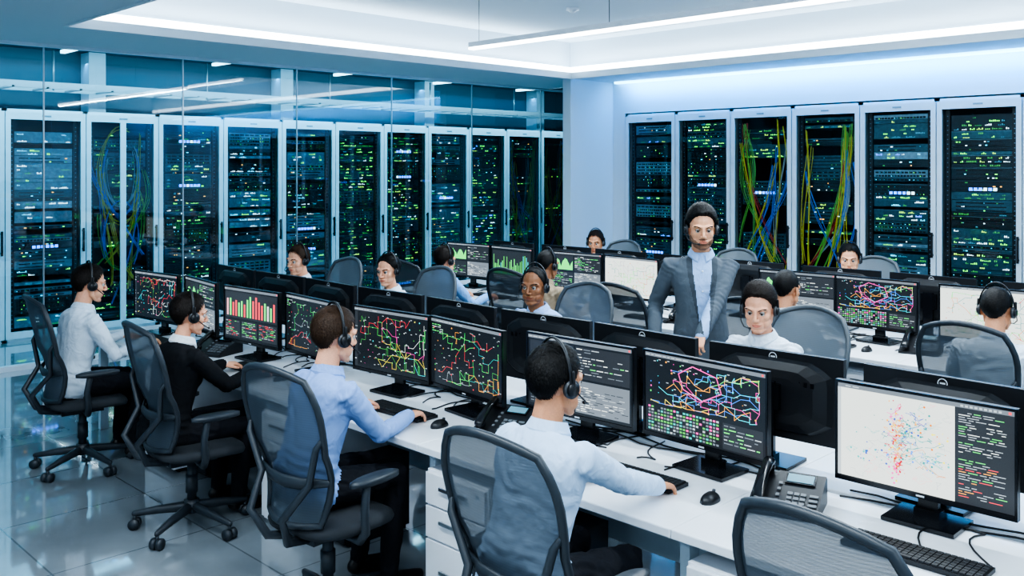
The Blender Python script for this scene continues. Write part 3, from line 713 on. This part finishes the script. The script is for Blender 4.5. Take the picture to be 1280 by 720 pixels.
def headset_mesh():
    b=MB(); pts=[(.091*math.cos(t),-.012-.016*math.sin(t),-.004+.150*math.sin(t)) for t in [PI*i/20 for i in range(21)]]
    b.tube(pts,.0042,0,8,sx=1.7)
    for s in(-1,1):
        b.cyl((s*.077,-.004,-.010),(s*.091,-.004,-.010),.031,1,22); b.cyl((s*.091,-.004,-.010),(s*.100,-.004,-.010),.025,0,22,r2=.020)
        b.tube([(s*.096,-.006,.0),(s*.095,-.012,.045)],.006,0,8)
    b.tube([(.093,.015,-.02),(.085,.06,-.05),(.06,.10,-.066),(.030,.112,-.068)],.0028,0,6); b.ell((.028,.112,-.068),(.008,.006,.006),0)
    return b.mesh('headset',[black,dgrey])
def hand_mesh(curl):
    b=MB(); rg=[]
    for y,w,h,z in((-.02,.023,.017,0),(.0,.025,.017,0),(.03,.034,.016,.001),(.06,.040,.014,.001),(.085,.040,.012,0),(.094,.034,.008,-.001)):
        rg.append([V((w*math.cos(a),y,z+h*math.sin(a))) for a in [2*PI*k/18 for k in range(18)]])
    b.rings(rg)
    for x,L,y0,sp in((-.030,.070,.082,-.10),(-.010,.079,.088,-.02),(.011,.073,.086,.05),(.030,.056,.078,.13)):
        p=V((x,y0-.012,0)); a=.10+curl*.2; pts=[p]
        for i,(fr,da) in enumerate(((.20,0),(.40,.25+curl*.5),(.30,.35+curl*.5),(.24,.25+curl*.3))):
            a+=da; p=p+V((math.sin(sp)*math.cos(a),math.cos(sp)*math.cos(a),-math.sin(a)))*L*fr; pts.append(p)
        b.tube(pts,[.0088,.0088,.0082,.0075,.0064],n=10)
    b.tube([(-.016,.012,-.004),(-.038,.040,-.010),(-.051,.064,-.016),(-.053,.088,-.022)],[.014,.0115,.0095,.0075],n=10)
    me=remesh(b.mesh('hand',[]),.0030,2); me.materials.append(None); return me
HEADS={False:head_mesh(False),True:head_mesh(True)}
HAIRS={k:hair_mesh(k) for k in('short','full','crop','bun')}
HS=headset_mesh(); HANDM={0:hand_mesh(.3),1:hand_mesh(.9)}
def eyes_mesh(b):
    for s in(-1,1):
        b.ell((s*.031,.0705,.000),(.0125,.0125,.0125),0,n=16,k=12); b.ell((s*.031,.0797,-.0005),(.0064,.0046,.0064),1,n=14,k=8)
        b.tube([(s*.0185,.0790,.0030),(s*.026,.0838,.0058),(s*.036,.0830,.0055),(s*.045,.0745,.0020)],[.0012,.0021,.0021,.0012],2,6)
        for i in range(26):
            t=i/25; x=.014+.036*t; y=.0915-.012*t*t-.004*t; z=.0195+.0085*math.sin(t*2.2)-.002*t
            b.add([(s*x,y,z-.003),(s*(x+.0026),y,z-.003),(s*(x+.007),y+.0008-.002*t,z+.0037),(s*(x+.005),y+.0008-.002*t,z+.0039)],[(0,1,2,3)],2)
    return b.mesh('eyes',[])
EYES=eyes_mesh(MB())
for i in range(3): EYES.materials.append(None)
def setm(o,ms):
    for i,m in enumerate(ms):
        o.material_slots[i].link='OBJECT'; o.material_slots[i].material=m
def skinmat(n,c):
    if n in MATS: return MATS[n]
    m=mat(n,c,.46,bump=.04,bscale=180,var=.07,spec=.4); b=m.node_tree.nodes['Principled BSDF']; b.inputs['Subsurface Weight'].default_value=.15; b.inputs['Subsurface Radius'].default_value=(.03,.010,.005); b.inputs['Subsurface Scale'].default_value=.4
    return m
SK={'light':(.84,.42,.27),'tan':(.60,.28,.155),'brown':(.30,.13,.065),'olive':(.76,.38,.225)}
HC={'black':(.007,.006,.006),'dark':(.016,.010,.008),'brown':(.050,.026,.014),'lbrown':(.10,.055,.03)}
def ik(S,W,l1,l2,pole):
    d=W-S; L=d.length
    if L>(l1+l2)*.995: W=S+d*((l1+l2)*.995/L); d=W-S; L=d.length
    a=(l1*l1-l2*l2+L*L)/(2*L); h=math.sqrt(max(0,l1*l1-a*a)); u=d/L
    p=pole-u*pole.dot(u); p.normalize()
    return S+u*a+p*h,W
pcount=[0]
def person(name,head_xy,rz,htop,skin,haircol,hair,top,bottom=(.012,.013,.018),hands=None,lean=.25,hyaw=0,hpitch=-.15,suit=None,female=False,stand=False,beard=False,headset=True,poleout=.5,hk=(0,0),headlean=.045):
    pcount[0]+=1
    sk=skinmat('skin_'+skin,SK[skin]); lipm=mat('lips_'+skin,tuple(c*f for c,f in zip(SK[skin],(.80,.50,.52))),.4,bump=.02)
    hm=mat('hair_'+haircol,HC[haircol],.55,bump=.2,bscale=130,var=.3,spec=.3)
    bm=mat('beard_'+skin,tuple(.30*a+.4*b for a,b in zip(SK[skin],HC[haircol])),.6,bump=.2,bscale=400,var=.4) if beard else sk
    topn='%02d%02d%02d'%tuple(int(c*99) for c in top); shirtm=fabric('shirt_'+topn,top,.35)
    trm=fabric('trousers_%02d%02d%02d'%tuple(int(c*99) for c in bottom),bottom,.3,.85)
    shoe=mat('shoe_leather',(.012,.010,.010),.3,bump=.05)
    jm=fabric('jacket_%02d%02d%02d'%tuple(int(c*99) for c in suit),suit,.2,.85) if suit else shirtm
    u=V((0,math.sin(lean),math.cos(lean))); fw=V((0,math.cos(lean),-math.sin(lean)))
    k=.93 if female else 1.0
    if stand: hz=htop-.80
    else: hz=max(.54,min(.62,htop-.285-.49*math.cos(lean)))
    hip=V((0,0,hz)); nb=hip+u*(.515 if stand else .49); Hc=nb+V((0,headlean,htop-.128-nb.z))
    off=Matrix.Rotation(rz,3,'Z')@V((0,Hc.y,0))
    root=empty(name,(head_xy[0]-off.x,head_xy[1]-off.y,0),rz)
    inv=Matrix.Rotation(-rz,3,'Z')
    b=MB(); PR=[]
    def lim(pts,rad,lab,sx=1.0,n=16):
        b.tube(pts,rad,n=n,sx=sx); 
        for (p,q,r0,r1) in zip(pts,pts[1:],rad,rad[1:]):
            for t in np.linspace(0,1,7): PR.append((*(V(p).lerp(V(q),t)),r0+(r1-r0)*t,lab))
    big=1.06 if suit else 1.0
    if stand: big=1.0
    sec=[(-.085,.10,.075,.0),(-.07,.150,.105,.0),(-.02,.172*big,.122,.0),(.05,.166*big,.118,.005),(.14,.150*big,.108,.012),(.24,.160*big,.114,.010),(.33,.178*big,.118,.004),(.39,.186*big,.110,-.004),(.43,.170*big,.094,-.010),(.46,.125,.078,-.008),(.485,.075,.064,-.002),(.505,.058,.056,.004)]
    if stand: 
        sec=[(p*1.04 if p>0 else p,a,d,f) for p,a,d,f in sec]
        if suit: sec=[(-.20,.168,.125,.005),(-.14,.176,.128,.003),(-.07,.176,.124,.002)]+sec[2:]
    rg=[]
    for p,a,d,f in sec:
        ring=[]
        for j in range(28):
            an=2*PI*j/28; ca,sa=math.cos(an),math.sin(an); e=.86
            ring.append(hip+u*p+fw*f+V((1,0,0))*(a*k*abs(ca)**e*(1 if ca>0 else -1))+fw*(d*abs(sa)**e*(1 if sa>0 else -1)))
        rg.append(ring)
    b.rings(rg)
    for p,a,d,f in sec:
        lab='T' if (p>-.03 or (suit and stand)) else 'B'
        for xx in(-.5,0,.5): q=hip+u*p+V((a*xx,0,0)); PR.append((q.x,q.y,q.z,d,lab))
    if female:
        for s_ in(-1,1): b.ell(hip+u*.30+fw*.085+V((s_*.065,0,0)),(.06,.05,.058))
    sh=.170*k*(1.03 if suit else 1); l1,l2=.295*k,.255*k
    W={}; fold=[]
    for i,s_ in enumerate((-1,1)):
        S=nb-u*.065+V((s_*sh,0,0)); t=hands[i]
        tl=inv@(V(t)-V((root.location.x,root.location.y,0)))
        E,Wp=ik(S,tl,l1,l2,V((s_*poleout,-.35,-1)) if not stand else V((s_*poleout,-1,-.2)))
        rr=[.060,.057,.050,.046,.040,.037] if suit else [.058,.053,.044,.041,.035,.031]
        rr=[r*(.9 if female else 1) for r in rr]
        M1=S.lerp(E,.5); M2=E.lerp(Wp,.5)
        lim([S-V((s_*.03,0,.01)),S,M1,E,M2,Wp],[.055]+[rr[0],rr[1],rr[2],rr[3],rr[4]],'T')
        dv=(Wp-E).normalized(); fold.append((E,dv)); fold.append((S,(E-S).normalized()))
        W[s_]=(Wp,dv,rr)
        lim([Wp-dv*.03,Wp+dv*(.012 if suit else .004)],[rr[4]*.9,rr[4]*.86] if suit else [rr[4]*1.04,rr[4]*1.04],'C' if suit else 'T',n=14)
    for s_ in(-1,1):
        J=hip+V((s_*.088,.01,-.04))
        if stand:
            K=V((s_*.095,.03,hz*.53)); A=V((s_*.10,.0,.09)); lim([J,J.lerp(K,.5),K,K.lerp(A,.5),A],[.092,.082,.066,.058,.048],'B')
        else:
            K=V((s_*.125,.44,hz-.045)); A=V((s_*.12,.40,.10)); lim([J+V((0,-.03,-.0)),J.lerp(K,.5),K,K.lerp(A,.45),A],[.088,.082,.064,.056,.044],'B')
        lim([A+V((0,-.025,-.045)),A+V((0,.06,-.055)),A+V((s_*.01,.17,-.065))],[.040,.040,.030],'S')
        b.ell(A+V((0,.10,-.085)),(.042,.12,.014))
    me=remesh(b.mesh('body',[]),.0095 if not stand else .0060,4 if not stand else 8)
    nv=len(me.vertices); co_=np.empty(nv*3,dtype=np.float32); me.vertices.foreach_get('co',co_); co_=co_.reshape(-1,3)
    cen0=centers(me)
    no_=np.empty(nv*3,dtype=np.float32); me.vertex_normals.foreach_get('vector',no_); no_=no_.reshape(-1,3)
    ln=np.zeros(nv,dtype=np.float32)
    for i in range(nv):
        p=co_[i]; q=V((p[0]*7+pcount[0]*3,p[1]*7,p[2]*4.5)); w_=noise.noise(q)*1.6
        ln[i]=1-2*abs(noise.noise(V((p[0]*9+p[2]*5+w_,p[1]*9-p[0]*4,p[2]*10+w_))))
    amp=.35 if suit else 1.0
    dsp=.0065*amp*(ln-.5)
    for (E,dv) in fold:
        rel=co_-np.array(E); dist=np.sqrt((rel**2).sum(1)); al=rel@np.array(dv)
        dsp+=.0045*(.6 if suit else 1)*np.exp(-(dist/.085)**2)*np.sin(al*200+ln*2)
    wrel=(co_-np.array(hip))@np.array(u)
    if not (stand and suit): dsp+=.0045*np.exp(-((wrel-.05)/.07)**2)*np.sin(wrel*150+ln*2.5)*(co_[:,1]<.25)
    dsp[co_[:,2]<.12]=0
    co_+=no_*dsp[:,None]; me.vertices.foreach_set('co',co_.ravel()); me.update()
    cen=cen0; P=np.array([p[:4] for p in PR],dtype=np.float32); lab=np.array([{'T':0,'B':1,'S':2,'C':3}[p[4]] for p in PR])
    best=np.full(len(cen),1e9); idx=np.zeros(len(cen),dtype=np.int32)
    for q,l in zip(P,lab):
        d=np.sqrt(((cen-q[:3])**2).sum(1))-q[3]; m=d<best; best[m]=d[m]; idx[m]=l
    idx[(cen[:,2]<.085)]=2
    if suit:
        rel=cen-np.array(hip); su=rel@np.array(u); sf=rel@np.array(fw); x_=np.abs(cen[:,0]); bot=.13 if not stand else .02
        wv=.006+(.17 if not stand else .125)*np.clip(su-bot,0,.42)
        ok=(sf>.03)&(su>bot)&(idx==0)
        vv=ok&(x_<wv)&(su<.56); idx[vv]=3
        lap=ok&(~vv)&(x_<wv+.008+.10*np.clip(su-bot-.1,0,.25))&(su<.50)&(idx==0); idx[lap]=4
        if stand:
            belt=(idx==3)&(su<.05); idx[belt]=2
    for m in (jm,trm,shoe,shirtm,fabric('lapel_'+topn+('%02d'%int((suit or (0,0,0))[0]*99)),tuple(c*.65 for c in (suit or top)),.2)): me.materials.append(m)
    me.polygons.foreach_set('material_index',idx)
    obj('body',me,parent=root)
    b=MB(); prof=[(.058,-.004),(.059,.040),(.066,.044),(.083,.008),(.080,-.006)]
    ax=(Hc-nb); ax=V((0,ax.y*.8,ax.z)).normalized(); cx=V((1,0,0)); cy=ax.cross(cx)
    base=nb+V((0,.004,-.012)); g=.30; N=28; rg=[]
    for i in range(N+1):
        t=g+(2*PI-2*g)*i/N; dr=V((math.sin(t),0,0))+cy*math.cos(t); dip=-.028*max(0,math.cos(t))**3
        rg.append([base+dr*r*(.97 if female else 1)+ax*(z+dip) for r,z in prof])
    b.rings(rg,0,sm=False)
    for i in range(6):
        if suit and i<3: continue
        p=hip+u*(.12+.06*i)
        b.ell(p+fw*(.119 if i<4 else .108),(.006,.006,.006),1,n=8,k=6)
    obj('shirt_collar',b.mesh('shirt_collar',[shirtm,white]),parent=root)
    HM=Matrix.Translation(Hc)@Matrix.Rotation(hyaw,4,'Z')@Matrix.Rotation(hpitch,4,'X')
    fs=Matrix.Scale(1.0 if female else 1.06,4)
    o=obj('head',HEADS[female],parent=root,M=HM@fs); setm(o,[sk,lipm,bm])
    o=obj('hair',HAIRS[hair],parent=root,M=HM@fs); setm(o,[hm])
    o=obj('eyes',EYES,parent=root,M=HM@fs); setm(o,[mat('eye_white',(.58,.56,.54),.2,bump=.01),mat('iris_dark',(.02,.012,.01),.15,bump=.01),mat('brow_'+haircol,tuple(c*.8 for c in HC[haircol]),.6,bump=.02)])
    if headset: obj('headset',HS,parent=root,M=HM@fs)
    for i,s_ in enumerate((-1,1)):
        Wp,dv,rr=W[s_]
        y=dv.copy()
        if not stand: y=V((dv.x*.6-s_*.12,dv.y,max(-.22,min(.0,dv.z))-.02)).normalized()
        z=V((0,0,1)) if abs(y.z)<.8 else V((s_*1.0,.25,0))
        x=y.cross(z).normalized(); z=x.cross(y)
        M=Matrix((x,y,z)).transposed().to_4x4(); M.translation=Wp+y*.008
        if s_<0: M=M@Matrix.Diagonal((-1,1,1,1))
        if female: M=M@Matrix.Scale(.9,4)
        o=obj('hand',HANDM[hk[i]],parent=root,M=M); setm(o,[sk])
    return root
HZ=DZ+.052
N_=-PI/2; F_=PI/2
person('seated_man',(2.42,2.20),N_,1.37,'tan','black','short',(.46,.61,.80),hands=[(2.80,2.40,HZ),(2.86,2.08,HZ)],lean=.30,hyaw=-.12,hpitch=-.12)
person('seated_man',(2.44,3.60),N_,1.35,'light','brown','short',(.24,.38,.70),hands=[(2.76,3.90,HZ),(2.80,3.52,HZ)],lean=.28,hyaw=-.05)
person('seated_woman',(2.42,5.03),N_,1.29,'light','dark','short',(.7,.74,.78),suit=(.010,.011,.014),hands=[(2.74,5.26,HZ),(2.78,4.93,HZ)],lean=.24,hyaw=-.1,female=True)
person('seated_man',(2.40,6.47),N_,1.34,'light','dark','short',(.62,.73,.84),hands=[(2.70,6.70,HZ),(2.72,6.34,HZ)],lean=.22,hyaw=-.1)
person('seated_man',(4.58,2.64),F_,1.35,'light','dark','full',(.66,.75,.85),hands=[(4.16,2.44,HZ),(4.16,2.84,HZ)],lean=.2,hyaw=.30,hpitch=-.25)
person('seated_man',(4.50,4.29),F_,1.33,'brown','black','crop',(.34,.50,.82),hands=[(4.1,4.1,HZ),(4.1,4.45,HZ)],lean=.2,hyaw=.35,hpitch=-.05)
person('seated_woman',(4.45,5.84),F_,1.32,'light','black','bun',(.70,.76,.84),hands=[(4.1,5.66,HZ),(4.1,5.98,HZ)],lean=.2,hyaw=.3,hpitch=-.15,female=True)
person('seated_man',(4.37,7.02),F_,1.32,'light','brown','short',(.70,.77,.84),hands=[(4.05,6.8,HZ),(4.05,7.15,HZ)],lean=.2,hyaw=.2,hpitch=-.12)
person('standing_man',(4.80,3.16),math.radians(128),1.76,'olive','black','full',(.34,.50,.78),bottom=(.075,.09,.11),suit=(.10,.12,.145),hands=[(4.50,2.98,1.00),(4.62,3.38,.94)],lean=.04,hyaw=.05,hpitch=-.16,stand=True,beard=True,poleout=.35,hk=(1,0),headlean=.035)
person('seated_man',(5.62,6.50),N_,1.27,'light','dark','short',(.22,.43,.78),hands=[(5.98,6.7,HZ),(5.98,6.3,HZ)],lean=.2)
person('seated_man',(5.85,5.41),N_,1.29,'brown','black','crop',(.34,.26,.18),hands=[(6.15,5.6,HZ),(6.15,5.2,HZ)],lean=.25)
person('seated_man',(5.72,3.09),N_,1.31,'tan','black','crop',(.6,.65,.7),suit=(.014,.020,.032),hands=[(6.02,3.3,HZ),(6.02,2.9,HZ)],lean=.2,headset=False)
person('seated_man',(5.75,1.78),N_,1.31,'tan','black','crop',(.66,.74,.82),hands=[(6.02,1.98,HZ),(6.02,1.6,HZ)],lean=.2)
person('seated_man',(7.8,6.5),F_,1.31,'tan','dark','short',(.35,.32,.3),hands=[(7.4,6.3,HZ),(7.4,6.7,HZ)],lean=.2,hyaw=.4)
person('seated_man',(7.9,3.66),F_,1.32,'olive','black','short',(.65,.7,.75),hands=[(7.4,3.46,HZ),(7.4,3.86,HZ)],lean=.2,hyaw=.4)
for x,y,a in [(2.30,2.11,.02),(2.32,3.48,.10),(2.36,4.88,-.08),(2.32,6.38,-.1)]: chair(x,y,N_+a)
chair(2.40,1.04,N_-.10)
for x,y in [(4.80,2.60),(4.74,4.27),(4.68,5.84),(4.60,7.02)]: chair(x,y,F_,True)
for x,y in [(5.42,6.5),(5.62,5.4),(5.48,4.15),(5.50,3.08),(5.50,1.78)]: chair(x,y,N_)
for x,y in [(8.02,6.5),(8.12,3.66),(7.95,5.0)]: chair(x,y,F_,True)
# ------------------------------------------------------------------ world, camera
w=bpy.data.worlds.new('world'); SC.world=w; w.use_nodes=True
w.node_tree.nodes['Background'].inputs[0].default_value=(.35,.55,.75,1); w.node_tree.nodes['Background'].inputs[1].default_value=.1
cam=bpy.data.cameras.new('camera'); co=bpy.data.objects.new('camera',cam); COL.objects.link(co)
co.location=(0,0,2.0); co.rotation_euler=(PI/2,0,-PI/4); cam.lens=1150/1280*36; cam.sensor_width=36; cam.shift_y=-150/1280; cam.clip_start=.05
SC.camera=co
SC.view_settings.view_transform='AgX'
try: SC.view_settings.look='AgX - High Contrast'
except Exception: pass
SC.view_settings.exposure=0.28
